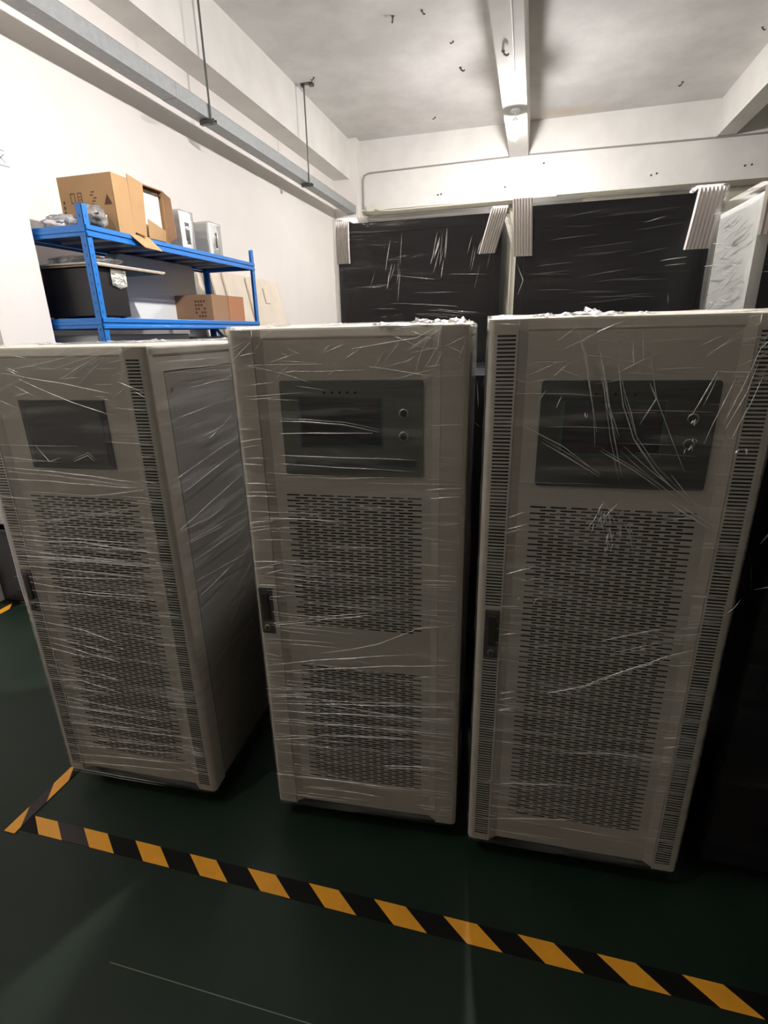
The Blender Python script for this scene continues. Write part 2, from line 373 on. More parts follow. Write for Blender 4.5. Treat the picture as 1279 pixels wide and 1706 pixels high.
# ---------------------------------------------------------------- perforated sheet metal
def plate(mb, x0, x1, z0, z1, y, grilles, hole=0, cav=1):
    def q(a, b, c, d, m_=hole):
        if b-a < 1e-6 or d-c < 1e-6: return
        mb.m = m_; mb.add([(a,y,c),(b,y,c),(b,y,d),(a,y,d)], [(0,1,2,3)])
    z = z0
    for g in sorted(grilles, key=lambda g: g['z0']):
        q(x0, x1, z, g['z0']); rows = []
        n = int((g['z1']-g['z0']-g['h'])/g['rp'])+1
        for k in range(n): rows.append((g['z1']-g['h']/2-k*g['rp'], k))
        zt = g['z1']
        for zc, k in rows:
            a, b = zc-g['h']/2, zc+g['h']/2
            q(x0, x1, b, zt); zt = a
            st = g['x0'] + (g['sh'] if k % 2 else 0); en = g['x1'] - (g['sh'] if k % 2 else 0)
            x = x0; s = st
            while s+g['len'] <= en+.002:
                q(x, s, a, b); e = s+g['len']
                mb.m = cav; d = .004
                mb.add([(s,y,a),(e,y,a),(e,y,b),(s,y,b),(s,y+d,a),(e,y+d,a),(e,y+d,b),(s,y+d,b)], [(0,4,5,1),(1,5,6,2),(2,6,7,3),(3,7,4,0),(4,7,6,5)])
                x = e; s += g['px']
            q(x, x1, a, b)
        q(x0, x1, g['z0'], zt); z = g['z1']
    q(x0, x1, z, z1)

def ribbon(mb, pts, w, lift, nrm):
    nrm = Vector(nrm); P = [Vector(p) for p in pts]
    # subdivide and wobble a little so that no crease is ruler straight
    Q = []
    for a, b in zip(P, P[1:]):
        n = max(2, int((b-a).length/.03))
        for i in range(n): Q.append(a.lerp(b, i/n))
    Q.append(P[-1]); vs = []; fs = []; n = len(Q)
    for i, p in enumerate(Q):
        d = (Q[min(i+1,n-1)]-Q[max(i-1,0)]).normalized(); s = d.cross(nrm).normalized()
        t_ = i/(n-1); k = (math.sin(PI*min(1, max(.02, t_*.96+.02)))**.6)*(.65+.5*noise.noise(p*23))
        p = p + s*noise.noise(p*9)*.003
        vs += [p-s*w*k, p+nrm*lift*k, p+s*w*k]
    for i in range(n-1):
        a = 3*i; fs += [(a,a+1,a+4,a+3),(a+1,a+2,a+5,a+4)]
    mb.add(vs, fs)

def wrap(x0, x1, y0, y1, z0, z1, off=.006, amp=.0025, step=.03, seed=0, topamp=.004, over=.0, zs=9):
    """thin film drawn round a box: four sides and the top"""
    mb = MB(); r = .02; X0,X1,Y0,Y1 = x0-off, x1+off, y0-off, y1+off
    per = []
    def side(a, b, nrm):
        L = (Vector(b)-Vector(a)).length; n = max(2, int(L/step))
        for i in range(n): p = Vector(a).lerp(Vector(b), i/n); per.append((p.x, p.y, nrm))
    d = .7071
    side((X0+r,Y0),(X1-r,Y0),(0,-1)); per.append((X1-r*.3,Y0+r*.3,(d,-d)))
    side((X1,Y0+r),(X1,Y1-r),(1,0)); per.append((X1-r*.3,Y1-r*.3,(d,d)))
    side((X1-r,Y1),(X0+r,Y1),(0,1)); per.append((X0+r*.3,Y1-r*.3,(-d,d)))
    side((X0,Y1-r),(X0,Y0+r),(-1,0)); per.append((X0+r*.3,Y0+r*.3,(-d,-d)))
    nz = int((z1-z0)/step); n = len(per); vs = []; fs = []
    for j in range(nz+1):
        z = z0+(z1+off-z0)*j/nz
        for (x,y,nm) in per:
            k = noise.noise(Vector((x*3+seed, y*3, z*zs)))*amp + abs(noise.noise(Vector((x*8, y*8+seed, z*28))))*amp
            k = max(-.6*off, k)
            vs.append((x+nm[0]*k, y+nm[1]*k, z))
    for j in range(nz):
        for i in range(n):
            i2 = (i+1) % n; fs.append((j*n+i, j*n+i2, (j+1)*n+i2, (j+1)*n+i))
    mb.add(vs, fs)
    nx, ny = int((x1-x0)/step), int((y1-y0)/step); vs = []; fs = []
    for j in range(ny+1):
        for i in range(nx+1):
            x = X0+(X1-X0)*i/nx; y = Y0+(Y1-Y0)*j/ny
            e = min(i, nx-i, j, ny-j); k = 0 if e == 0 else abs(noise.noise(Vector((x*14+seed, y*14, 3))))*topamp*2
            vs.append((x, y, z1+off+k))
    for j in range(ny):
        for i in range(nx): a = j*(nx+1)+i; fs.append((a,a+1,a+nx+2,a+nx+1))
    mb.add(vs, fs)
    return mb

def crumple(mb, c, sx, sy, sz, seed, n=12):
    """a loose bunch of film: a folded, ridged sheet"""
    vs = []; fs = []; c = Vector(c)
    for j in range(n+1):
        for i in range(n+1):
            a, b = i/n*2-1, j/n*2-1; e = max(0, 1-max(abs(a), abs(b))**3)
            p = Vector((a*3.1+seed, b*3.1, seed*.7)); h = abs(noise.noise(p*1.3))*1.3+abs(noise.noise(p*3))*.5
            vs.append(c+Vector((a*sx+noise.noise(p*2)*.3*sx*e, b*sy+noise.noise(p*2+Vector((9,0,0)))*.3*sy*e, h*sz*e)))
    for j in range(n):
        for i in range(n):
            a = j*(n+1)+i; r_ = math.hypot((i+.5)/n*2-1, (j+.5)/n*2-1)
            if r_ < .75+.35*noise.noise(Vector((i*.5+seed, j*.5, 0))): fs.append((a,a+1,a+n+2,a+n+1))
    mb.add(vs, fs)

# ---------------------------------------------------------------- power cabinets
def make_cabinet(kind, label, loc, rz, H, creases, screases=(), seed=0):
    W_, D, Z0 = .6, .8, .08
    t = thing('power_cabinet', label, 'cabinet', loc, rz, None)
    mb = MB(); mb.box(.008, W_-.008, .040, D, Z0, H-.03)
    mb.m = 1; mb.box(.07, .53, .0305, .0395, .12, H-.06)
    mb.build('body', [M['cab_side_shaded'], M['dark']], t)
    mb = MB(); mb.box(0, W_, .012, D+.004, H-.03, H)
    mb.build('top_panel', M['cab'], t, bevel=.006)
    # side panels with a seam near the front frame and the top
    for s in (0, 1):
        x = W_-.008 if s else .002
        mb = MB(); mb.box(x, x+.006, .075, D-.03, Z0+.03, H-.075)
        for (yy, zz) in ((.10,H-.12),(D-.06,H-.12),(.10,Z0+.07),(D-.06,Z0+.07)):
            mb.m = 1; mb.lathe([(.006,.0),(.006,.002)] if s else [(.006,-.002),(.006,0)], (x+.006 if s else x, yy, zz), 'X', 8); mb.m = 0
        mb.build('side_panel', [M['cab_side_shaded'], M['chrome']], t, bevel=.0015)
        mb = MB(); mb.box(x, x+.0065, .030, .070, Z0, H-.032); mb.box(x, x+.0065, .070, D, H-.070, H-.032)
        mb.build('side_frame', M['cab'], t)
    # front posts: rounded outer corner, flat front with or without a column of vent slots, inner edge
    vent = kind != 'plain'; vt = 1.575-(1.61-H)
    for s in (0, 1):
        mb = MB(); zt = H-.004
        gr = []
        if vent:
            if s == 0: gr = [dict(x0=.020,x1=.061,z0=.905,z1=vt,px=1,len=.040,rp=.0088,h=.0044,sh=0), dict(x0=.020,x1=.061,z0=.105,z1=.735,px=1,len=.040,rp=.0088,h=.0044,sh=0)]
            else: gr = [dict(x0=.020,x1=.061,z0=.105,z1=vt,px=1,len=.040,rp=.0088,h=.0044,sh=0)]
        plate(mb, .014, .065, Z0, zt, 0, gr)
        r = .014; prof = [(0,.032)] + [(r-r*math.cos(a), r-r*math.sin(a)) for a in [PI/2*i/6 for i in range(7)]]
        n = len(prof); mb.m = 0
        mb.add([(x,y,Z0) for x,y in prof]+[(x,y,zt) for x,y in prof], [(i,i+1,n+i+1,n+i) for i in range(n-1)])
        mb.add([(.065,0,Z0),(.065,.032,Z0),(.065,.032,zt),(.065,0,zt)], [(0,1,2,3)])
        cap = [(0,.032)]+prof[1:]+[(.065,0),(.065,.032)]
        mb.add([(x,y,zt) for x,y in cap], [tuple(range(len(cap)))]); mb.add([(x,y,Z0) for x,y in cap], [tuple(range(len(cap)))[::-1]])
        if s:
            mb.v = [(W_-x,y,z) for x,y,z in mb.v]; mb.f = [f[::-1] for f in mb.f]
        mb.build('front_post', [M['cab'], M['dark']], t)
    # door, recessed between the posts, sloping edges left and right
    g = dict(x0=.117,x1=.486,px=.0477,len=.037,rp=.00825,h=.0040,sh=.0238)
    if kind == 'plain': gr = [dict(g, z0=.769, z1=1.178), dict(g, z0=.190, z1=.628)]
    elif kind == 'vented': gr = [dict(g, z0=.190, z1=1.181)]
    else: gr = [dict(g, z0=.175, z1=1.143)]
    yd = .014; mb = MB(); plate(mb, .087, .513, .088, H-.004, yd, gr)
    mb.m = 0
    for a, b in ((.066,.087),(.534,.513)):
        q = [(a,.002,.085),(b,yd,.088),(b,yd,H-.004),(a,.002,H-.004)]; mb.add(q, [(0,1,2,3) if a < b else (3,2,1,0)])
        
    mb.add([(.087,yd,.088),(.513,yd,.088),(.513,.03,.084),(.087,.03,.084)], [(0,3,2,1)])
    
    door = mb.build('door', [M['cab'], M['dark']], t)
    # swing handle
    mb = MB(); mb.box(.010 if not vent else .021, .051 if not vent else .060, -.004, .004, .742, .893)
    hx = .0305 if not vent else .0405
    hd = mb.build('handle', M['handle'], t, bevel=.002)
    mb = MB(); mb.box(hx-.011, hx+.011, -.010, -.004, .790, .880); mb.build('lever', M['handle2'], hd, bevel=.003)
    mb = MB(); mb.lathe([(.011,0),(.011,.006),(.007,.007)], (hx,-.004,.766), 'Y', 16); mb.m = 1; mb.box(hx-.0015,hx+.0015,-.0117,-.010,.761,.771)
    mb.build('lock', [M['chrome'] if kind == 'plain' else M['handle'], M['dark']], hd)
    # front electronics
    if kind == 'touch':
        mb = MB(); mb.box(.160,.440,yd-.006,yd+.002,1.233,1.430); sc = mb.build('touch_screen', M['bezel'], t, bevel=.002)
        mb = MB(); mb.box(.176,.424,yd-.0075,yd-.006,1.248,1.416); mb.build('screen_glass', M['touch'], sc)
    else:
        dk = kind == 'vented'
        x0,x1,z0,z1 = .123,.491,1.235,1.480; mb = MB(); r = .008; pts = []
        for cx, cz, a0 in ((x1-r,z0+r,-PI/2),(x1-r,z1-r,0),(x0+r,z1-r,PI/2),(x0+r,z0+r,PI)):
            for i in range(5): a = a0+PI/2*i/4; pts.append((cx+r*math.cos(a), yd-.002, cz+r*math.sin(a)))
        mb.prism(pts[::-1], (0,-.003,0)); pn = mb.build('control_panel', M['panel_dk' if dk else 'panel'], t)
        yp = yd-.0055
        mb = MB(); mb.box(.170,.390,yp-.0002,yp+.001,1.310,1.438); mb.m = 1; mb.box(.176,.385,yp-.0008,yp,1.317,1.434)
        mb.build('display', [M['lcd_edge'], M['lcd']], pn)
        for zb in (1.399, 1.343):
            mb = MB(); mb.lathe([(.0125,0),(.0120,.004),(.0100,.0055),(.0092,.003)], (.443, yp, zb), 'Y', 20); mb.m = 1; mb.lathe([(.0090,.003),(.0085,.0042),(.004,.0046)], (.443, yp, zb), 'Y', 16); mb.build('button', [M['chrome'], M['handle2']], pn, smooth=False)
        for k in range(5):
            mb = MB(); mb.lathe([(.0032,0),(.0025,.0012)], (.241+.020*k, yp, 1.450), 'Y', 10); mb.build('indicator_light', M['dark'], pn)
        mb = MB(); mb.box(.15,.475,yp-.0002,yp+.0005,1.263,1.279); mb.build('dark_band', M['panel_line'], pn)
    for sx in (.07, W_-.07):
        for sy in (.09, D-.09):
            mb = MB(); mb.lathe([(.030,-.014),(.036,-.010),(.036,.010),(.030,.014)], (sx, sy, .036), 'X', 18)
            mb.m = 1; mb.box(sx-.022,sx-.018,sy-.02,sy+.02,.03,.08); mb.box(sx+.018,sx+.022,sy-.02,sy+.02,.03,.08); mb.box(sx-.03,sx+.03,sy-.03,sy+.03,.077,.08)
            mb.build('caster', [M['rub'], M['rod']], t)
    # stretch film with its creases
    mb = wrap(0, W_, 0, D, Z0-.004, H, off=.005, amp=.0022, seed=seed)
    rnd = random.Random(seed)
    mb.m = 1
    for pl in creases:
        ribbon(mb, [(u,-.0075,z) for u,z in pl], rnd.uniform(.0012,.0026), .0028, (0,-1,0))
        if rnd.random() < .5:
            dz = rnd.uniform(-.012,.012); ribbon(mb, [(u+dz*.4,-.0073,z+dz) for u,z in pl], .0012, .0016, (0,-1,0))
    for pl in screases:
        ribbon(mb, [(W_+.0085,y,z) for y,z in pl], rnd.uniform(.0007,.0015), .0014, (1,0,0))
    for k in range(170):     # faint short lines all over the wrapping
        z = rnd.uniform(.12, H-.05); u = rnd.choice((rnd.uniform(.0,.08), rnd.uniform(.45,.55), rnd.uniform(.1,.5))); L = rnd.uniform(.04,.30)
        z = z if rnd.random() < .4 else rnd.uniform(.12, 1.15)
        ribbon(mb, [(u,-.0072,z),(min(.595,u+L),-.0072,z+rnd.uniform(-.012,.008))], rnd.uniform(.0005,.0011), .0012, (0,-1,0))
    for k in range(34):     # gathered folds fanning out below the top edge
        u = rnd.choice((rnd.uniform(.02,.2), rnd.uniform(.4,.58), rnd.uniform(.05,.55))); z = rnd.uniform(H-.14, H-.01); L = rnd.uniform(.03,.10); a = rnd.uniform(-.5,.9)
        ribbon(mb, [(u,-.0074,z),(min(.592,max(.008,u+L*math.cos(a))),-.0074,min(H-.004,z+L*math.sin(a)))], rnd.uniform(.0007,.0018), .0022, (0,-1,0))
    for k in range(14):
        z = rnd.uniform(.2, H-.05); y = rnd.uniform(.02,.6); L = rnd.uniform(.1,.3)
        for sd in (-.0085, W_+.0085):
            ribbon(mb, [(sd,y,z),(sd,y+L,z+L*rnd.uniform(-.1,.7))], .0006, .0008, (1 if sd > 0 else -1,0,0))
    mb.m = 2
    for k in range(9): crumple(mb, (rnd.uniform(.05,.55), rnd.uniform(.04,.74), H+.004), rnd.uniform(.03,.07), rnd.uniform(.02,.05), rnd.uniform(.005,.012), seed+k*3.3)
    return t, mb
def finish_film(t, mb):
    o = mb.build('stretch_film', [M['film'], M['crease'], M['crease_hi']], t, smooth=True); o['label'] = 'clear stretch film with white creases'
    return o

# crease lines of the film on each cabinet, in metres on its own faces
F1=[((0.129,1.504),(0.513,1.569)),((0.144,1.504),(0.331,1.478),(0.484,1.45)),((0.196,1.489),(0.352,1.427),(0.471,1.39)),((0.31,1.478),(0.509,1.566)),((0.375,1.464),(0.477,1.537)),((0.354,1.489),(0.45,1.532)),((0.299,1.511),(0.495,1.558)),((0.044,1.234),(0.265,1.225),(0.513,1.203)),((0.033,1.198),(0.184,1.197),(0.51,1.187)),((0.35,1.158),(0.529,1.182)),((0.016,1.143),(0.168,1.137)),((0.086,1.064),(0.25,1.08)),((0.131,1.06),(0.227,1.076),(0.52,1.134)),((0.032,1.044),(0.296,1.056),(0.54,1.057)),((0.008,1.018),(0.504,1.014)),((0.046,0.984),(0.529,0.996)),((0.002,0.945),(0.271,0.95),(0.534,0.948)),((0.2,1.305),(0.237,1.256),(0.277,1.27)),((0.317,1.258),(0.371,1.278),(0.388,1.26)),((0.01,0.998),(0.284,1.005),(0.527,0.987)),((0.017,0.966),(0.521,0.952)),((0.018,0.944),(0.519,0.942)),((0.016,0.922),(0.42,0.952)),((0.016,0.911),(0.512,0.903)),((-0.005,0.868),(0.511,0.899)),((0.024,0.855),(0.243,0.836),(0.522,0.839)),((-0.002,0.822),(0.498,0.83)),((-0.007,0.775),(0.31,0.79)),((0.008,0.713),(0.209,0.694),(0.351,0.655)),((0.059,0.654),(0.326,0.612)),((0.069,0.63),(0.328,0.583)),((0.038,0.61),(0.223,0.583)),((0.09,0.549),(0.328,0.509)),((0.02,0.48),(0.16,0.49),(0.348,0.448)),((0.076,0.461),(0.283,0.447)),((0.08,0.409),(0.384,0.384)),((0.069,0.367),(0.494,0.367)),((0.062,0.339),(0.503,0.329)),((0.069,0.298),(0.503,0.329)),((0.061,0.302),(0.563,0.308)),((0.016,0.228),(0.525,0.265)),((0.016,0.195),(0.52,0.237)),((0.015,0.156),(0.481,0.193)),((0.015,0.116),(0.508,0.161)),((0.007,0.085),(0.413,0.085))]
S1=[((0.086,1.506),(0.46,1.498)),((0.112,1.493),(0.456,1.481)),((0.175,1.449),(0.449,1.453)),((0.101,1.373),(0.278,1.383)),((0.207,1.298),(0.37,1.31)),((0.026,1.205),(0.448,1.256)),((0.055,1.155),(0.437,1.209)),((0.018,1.056),(0.431,1.117)),((0.028,1.009),(0.432,0.979)),((0.127,1.033),(0.289,1.042)),((0.034,1.526),(0.217,1.525),(0.451,1.523)),((0.017,1.052),(0.217,1.035)),((0.037,1.003),(0.348,0.973)),((0.043,0.938),(0.436,0.925)),((0.049,0.871),(0.428,0.817)),((0.071,0.815),(0.312,0.825)),((0.043,0.551),(0.439,0.547)),((0.058,0.506),(0.39,0.499)),((0.072,0.453),(0.327,0.463))]
F2=[((0.006,1.525),(0.072,1.579)),((-0.001,1.544),(0.049,1.569)),((0.028,1.541),(0.075,1.548)),((0.143,1.547),(0.164,1.536)),((0.248,1.545),(0.266,1.565)),((0.371,1.508),(0.403,1.553)),((0.304,1.532),(0.34,1.554)),((0.36,1.514),(0.528,1.487)),((0.476,1.503),(0.486,1.542),(0.501,1.576)),((0.491,1.502),(0.527,1.556),(0.531,1.603)),((0.512,1.497),(0.539,1.546)),((0.319,1.554),(0.476,1.576),(0.536,1.606)),((0.45,1.547),(0.526,1.594)),((0.006,1.358),(0.049,1.358)),((0.005,1.323),(0.076,1.333)),((0.006,1.306),(0.062,1.315)),((0.008,1.264),(0.063,1.26)),((0.008,1.21),(0.088,1.209)),((0.003,1.173),(0.098,1.176)),((0.122,1.381),(0.289,1.372),(0.383,1.354)),((0.119,1.348),(0.366,1.351)),((0.114,1.29),(0.476,1.286)),((0.118,1.267),(0.476,1.255)),((0.508,1.371),(0.587,1.374)),((0.503,1.207),(0.591,1.216)),((0.509,1.184),(0.592,1.193)),((0.008,1.097),(0.079,1.107)),((0.005,1.071),(0.083,1.084)),((0.011,0.951),(0.106,0.984)),((0.036,0.939),(0.117,0.965)),((0.009,0.977),(0.103,0.982)),((0.007,0.957),(0.089,0.966)),((0.014,0.905),(0.096,0.907)),((0.042,0.866),(0.113,0.878)),((0.046,0.773),(0.118,0.786),(0.201,0.804)),((0.005,0.628),(0.219,0.672),(0.438,0.709)),((0.009,0.604),(0.282,0.65),(0.575,0.69)),((0.194,0.691),(0.359,0.735),(0.48,0.8),(0.578,0.819)),((0.189,0.803),(0.35,0.833)),((0.486,0.953),(0.586,0.956)),((0.486,0.94),(0.586,0.944)),((0.003,0.543),(0.278,0.564)),((0.001,0.52),(0.166,0.543)),((0.005,0.489),(0.578,0.544)),((0.002,0.46),(0.467,0.492),(0.579,0.503)),((0.012,0.421),(0.273,0.435),(0.574,0.445)),((0.162,0.384),(0.505,0.412)),((0.013,0.347),(0.147,0.37)),((0.006,0.204),(0.467,0.209)),((0.105,0.167),(0.372,0.163)),((0.375,0.296),(0.564,0.313)),((0.196,0.504),(0.579,0.484))]
F3=[((0.174,1.609),(0.203,1.537),(0.233,1.427),(0.247,1.337)),((0.18,1.604),(0.208,1.532),(0.247,1.369)),((0.229,1.561),(0.257,1.477),(0.281,1.37),(0.313,1.268)),((0.238,1.541),(0.267,1.427),(0.295,1.359)),((0.277,1.512),(0.296,1.427),(0.325,1.355),(0.383,1.281),(0.439,1.228)),((0.285,1.487),(0.313,1.412),(0.336,1.344)),((0.333,1.549),(0.361,1.443),(0.394,1.372),(0.441,1.283)),((0.335,1.386),(0.361,1.443),(0.342,1.477)),((0.299,1.559),(0.308,1.511)),((0.315,1.582),(0.324,1.526)),((0.307,1.338),(0.368,1.286),(0.422,1.244),(0.483,1.197)),((0.259,1.327),(0.333,1.285),(0.415,1.227)),((0.413,1.277),(0.471,1.208)),((0.129,1.345),(0.265,1.266)),((0.074,1.388),(0.176,1.336),(0.265,1.272)),((0.439,1.413),(0.47,1.501)),((0.455,1.428),(0.472,1.491)),((0.469,1.345),(0.491,1.428),(0.507,1.491)),((0.5,1.389),(0.531,1.5),(0.548,1.569)),((0.505,1.374),(0.531,1.453),(0.546,1.537)),((0.52,1.354),(0.544,1.434),(0.56,1.509)),((0.277,1.181),(0.279,1.21),(0.294,1.188),(0.313,1.2)),((0.281,1.163),(0.317,1.212)),((0.328,1.16),(0.348,1.126),(0.36,1.072)),((0.401,1.221),(0.526,1.143)),((0.432,1.211),(0.518,1.159)),((0.06,1.152),(0.109,1.175)),((0.061,1.124),(0.116,1.142)),((0.408,1.17),(0.49,1.18)),((0.13,1.462),(0.117,1.436)),((0.159,1.426),(0.167,1.447)),((0.066,1.0),(0.149,1.034)),((0.104,0.986),(0.175,1.006)),((0.045,0.909),(0.12,0.915)),((0.062,0.825),(0.119,0.839)),((0.311,0.834),(0.477,0.895)),((0.338,0.8),(0.472,0.852)),((0.264,0.683),(0.478,0.81),(0.547,0.839)),((0.196,0.657),(0.288,0.694)),((0.488,0.781),(0.549,0.793)),((0.496,0.557),(0.548,0.57)),((0.494,0.524),(0.552,0.542)),((0.205,0.455),(0.373,0.485),(0.537,0.481)),((0.071,0.639),(0.117,0.654)),((0.072,0.619),(0.125,0.635)),((0.068,0.58),(0.121,0.597)),((0.489,0.889),(0.553,0.903)),((0.492,0.869),(0.551,0.882)),((0.497,0.979),(0.556,0.981)),((0.087,0.323),(0.295,0.355)),((0.087,0.186),(0.307,0.225)),((0.268,0.187),(0.447,0.19)),((0.101,0.932),(0.109,0.944)),((0.141,0.932),(0.152,0.944)),((0.575,0.934),(0.593,0.955),(0.606,0.982))]

t1, f1 = make_cabinet('touch', 'film-wrapped grey cabinet on the left with a black touch screen and its side showing', (-1.566,1.172,0), .051, 1.572, F1, S1, 1)
finish_film(t1, f1)
t2, f2 = make_cabinet('plain', 'middle film-wrapped grey cabinet with two slotted grilles and a small green-grey display panel', (-.737,1.227,0), .082, 1.606, F2, (), 2)
f2.m = 2
for (x,z,a,b,sd) in ((.02,1.60,.03,.010,5),(.50,1.606,.06,.016,6),(.57,1.606,.03,.018,7),(.40,1.606,.05,.010,8)): crumple(f2, (x,.03,z), a, .035, b, sd)
finish_film(t2, f2)
t3, f3 = make_cabinet('vented', 'right film-wrapped grey cabinet with vent slots down both posts and a large dark panel', (-.095,1.244,0), .053, 1.614, F3, (), 3)
f3.m = 2
for (x,z,a,b,sd) in ((.20,1.615,.06,.020,11),(.25,1.615,.05,.014,12),(.33,1.615,.04,.008,13),(.12,1.615,.04,.010,14)): crumple(f3, (x,.05,z), a, .04, b, sd)
rnd = random.Random(9)
for (x,z,s_,k_) in ((.285,1.175,.035,14),(.31,1.14,.03,8),(.305,1.10,.02,5),(.443,1.345,.012,6),(.44,1.40,.010,5),(.22,1.41,.012,3),(.55,1.34,.012,3)):
    for k in range(k_):      # little bunched tufts of film
        u, v = x+rnd.gauss(0,.4)*s_, z+rnd.gauss(0,.5)*s_; a = rnd.uniform(-.6,.6)
        ribbon(f3, [(u,-.0085,v),(u+math.sin(a)*s_*.9,-.0095,v-math.cos(a)*s_*.9)], rnd.uniform(.0012,.003), .004, (0,-1,0))
finish_film(t3, f3)

# ---------------------------------------------------------------- black wrapped racks
def guard(parent, xt, xb, zt, zb, y, w, label):
    """ribbed card strip folded over the top front edge; xt/xb = left edge at top and bottom"""
    mb = MB(); n = 14; vs = []; fs = []
    for j in range(7):
        f_ = j/6; z = zt+(zb-zt)*f_; x0 = xt+(xb-xt)*f_
        for i in range(n+1):
            vs.append((x0+w*i/n, y-.010-(.006 if i % 2 else 0)-.004*math.sin(f_*3), z))
    m_ = n+1
    for j in range(6):
        for i in range(n): fs.append((j*m_+i, (j+1)*m_+i, (j+1)*m_+i+1, j*m_+i+1))
    base = len(vs)
    for i in range(n+1): vs.append((xt+w*i/n, y+.14, zt+.004+(.003 if i % 2 else 0)))
    for i in range(n): fs.append((i, i+1, base+i+1, base+i))
    mb.add(vs, fs); o = mb.build('corner_guard', M['corr'], parent)
    s = o.modifiers.new('thick', 'SOLIDIFY'); s.thickness = .003
    return o
def make_rack(label, x0, x1, y0, y1, h, guards, creases, front='blk', side='blk', seed=0, z0=.06, extra_amp=0, rz=0):
    t = thing('wrapped_rack', label, 'rack', (x0, y0, 0), rz)
    W_, D = x1-x0, y1-y0
    mb = MB(); mb.box(0, W_, .03, D, z0, h); mb.build('body', M[side], t, bevel=.004)
    mb = MB()
    mb.box(0, .035, 0, .03, z0, h); mb.box(W_-.035, W_, 0, .03, z0, h); mb.box(.035, W_-.035, 0, .03, h-.045, h); mb.box(.035, W_-.035, 0, .03, z0, z0+.05)
    mb.build('front_frame', M['silver' if side == 'silver' else 'blk'], t)
    mb = MB(); mb.box(.0355, W_-.0355, .001, .028, z0+.0505, h-.0455)
    for k in range(int((h-.3)/.2)+1): mb.box(.07, W_-.07, -.001, .001, z0+.15+k*.2, z0+.16+k*.2)
    d = mb.build('door', M[front], t)
    mb = MB(); mb.box(.05,.075,-.008,.006,h*.45,h*.45+.14); mb.build('handle', M['handle2'], d)
    for sx in (.08, W_-.08):
        for sy in (.1, D-.1):
            mb = MB(); mb.lathe([(.026,-.012),(.03,-.009),(.03,.009),(.026,.012)], (sx, sy, .030), 'X', 14); mb.box(sx-.02,sx+.02,sy-.02,sy+.02,.055,.06); mb.build('caster', M['rub'], t)
    for (xt, xb, zt, zb, w) in guards: guard(t, xt-x0, xb-x0, zt, zb, 0, w, '')
    mb = wrap(0, W_, 0, D, z0, h, off=.022, amp=.005+extra_amp, seed=seed, topamp=.006, step=.035, zs=16)
    mb.m = 1; rnd = random.Random(seed)
    for (f_, pl, w) in creases:
        if f_ == 'F': ribbon(mb, [(x-x0,-.027,z) for x,z in pl], w, .003, (0,-1,0))
        else: ribbon(mb, [(-.027,y,z) for y,z in pl], w, .003, (-1,0,0))
    o = mb.build('stretch_film', [M['film_rack'], M['crease_hi']], t, smooth=True); o['label'] = 'glossy clear stretch film'
    return t
rnd = random.Random(5)
cr = []
for k in range(9):
    x = rnd.uniform(-.78,-.62); z = rnd.uniform(1.86,2.05); cr.append(('F', [(x,z),(x-rnd.uniform(.0,.03),z-rnd.uniform(.05,.14))], rnd.uniform(.001,.0035)))
for k in range(10):
    x = rnd.uniform(-.47,-.39); z = rnd.uniform(1.90,2.06); cr.append(('F', [(x,z),(x-rnd.uniform(.01,.03),z-rnd.uniform(.06,.14))], rnd.uniform(.0015,.005)))
for k in range(6):
    x = rnd.uniform(-.30,-.2); z = rnd.uniform(1.86,2.0); cr.append(('F', [(x,z),(x-.02,z-rnd.uniform(.05,.1))], rnd.uniform(.001,.004)))
for k in range(14):
    x = rnd.uniform(-.93,-.4); z = rnd.uniform(1.60,1.85); cr.append(('F', [(x,z),(x+rnd.uniform(.1,.25),z-rnd.uniform(-.01,.03))], .0008))
make_rack('black film-wrapped rack directly right of the bright left wall, behind the middle cabinet', -.95, -.165, 2.69, 3.6, 2.085,
    [(-.955,-.955,2.095,1.91,.07), (-.215,-.265,2.10,1.92,.075)], cr, seed=21)
cr = [('F', [(-.09,1.87),(-.06,1.80),(-.08,1.74)], .003), ('F', [(.42,2.00),(.50,2.02)], .0016), ('F', [(.50,1.85),(.60,1.86)], .004), ('F', [(.52,1.83),(.60,1.835)], .003), ('F', [(.55,1.72),(.555,1.68)], .002)]
for k in range(26):
    x = rnd.uniform(-.05,.4); z = rnd.uniform(1.62,2.05); cr.append(('F', [(x,z),(x+rnd.uniform(.12,.3),z+rnd.uniform(-.01,.025))], .0006))
make_rack('wide black film-wrapped rack behind the right cabinet, card guards on both top corners', -.098, .70, 2.69, 3.55, 2.10,
    [(-.125,-.11,2.13,1.90,.085), (.61,.585,2.115,1.89,.10)], cr, seed=22)
cr = []
for k in range(60):
    y = rnd.uniform(.0,.24); z = rnd.uniform(1.45,1.97); cr.append(('L', [(y,z),(y+rnd.uniform(.06,.16),z-rnd.uniform(-.02,.05))], rnd.uniform(.001,.004)))
for k in range(12):
    x = rnd.uniform(.68,.80); z = rnd.uniform(1.5,1.85); cr.append(('F', [(x,z),(x+.12,z+rnd.uniform(-.05,.06))], rnd.uniform(.001,.003)))
make_rack('silver-sided wrapped rack at the right edge with crinkled glossy film', .675, 1.30, 2.13, 2.50, 1.985,
    [(.67,.67,2.0,1.86,.12)], cr, side='silver', seed=23, extra_amp=.004, rz=.05)
cr = [('L', [(.02,.95),(.05,1.02)], .004), ('F', [(.55,1.10),(.58,1.16)], .004), ('F', [(.56,.98),(.62,1.0)], .003)]
make_rack('low black wrapped rack in deep shade beside the right cabinet', .60, 1.2, 1.36, 2.04, 1.50, [], cr, seed=24)

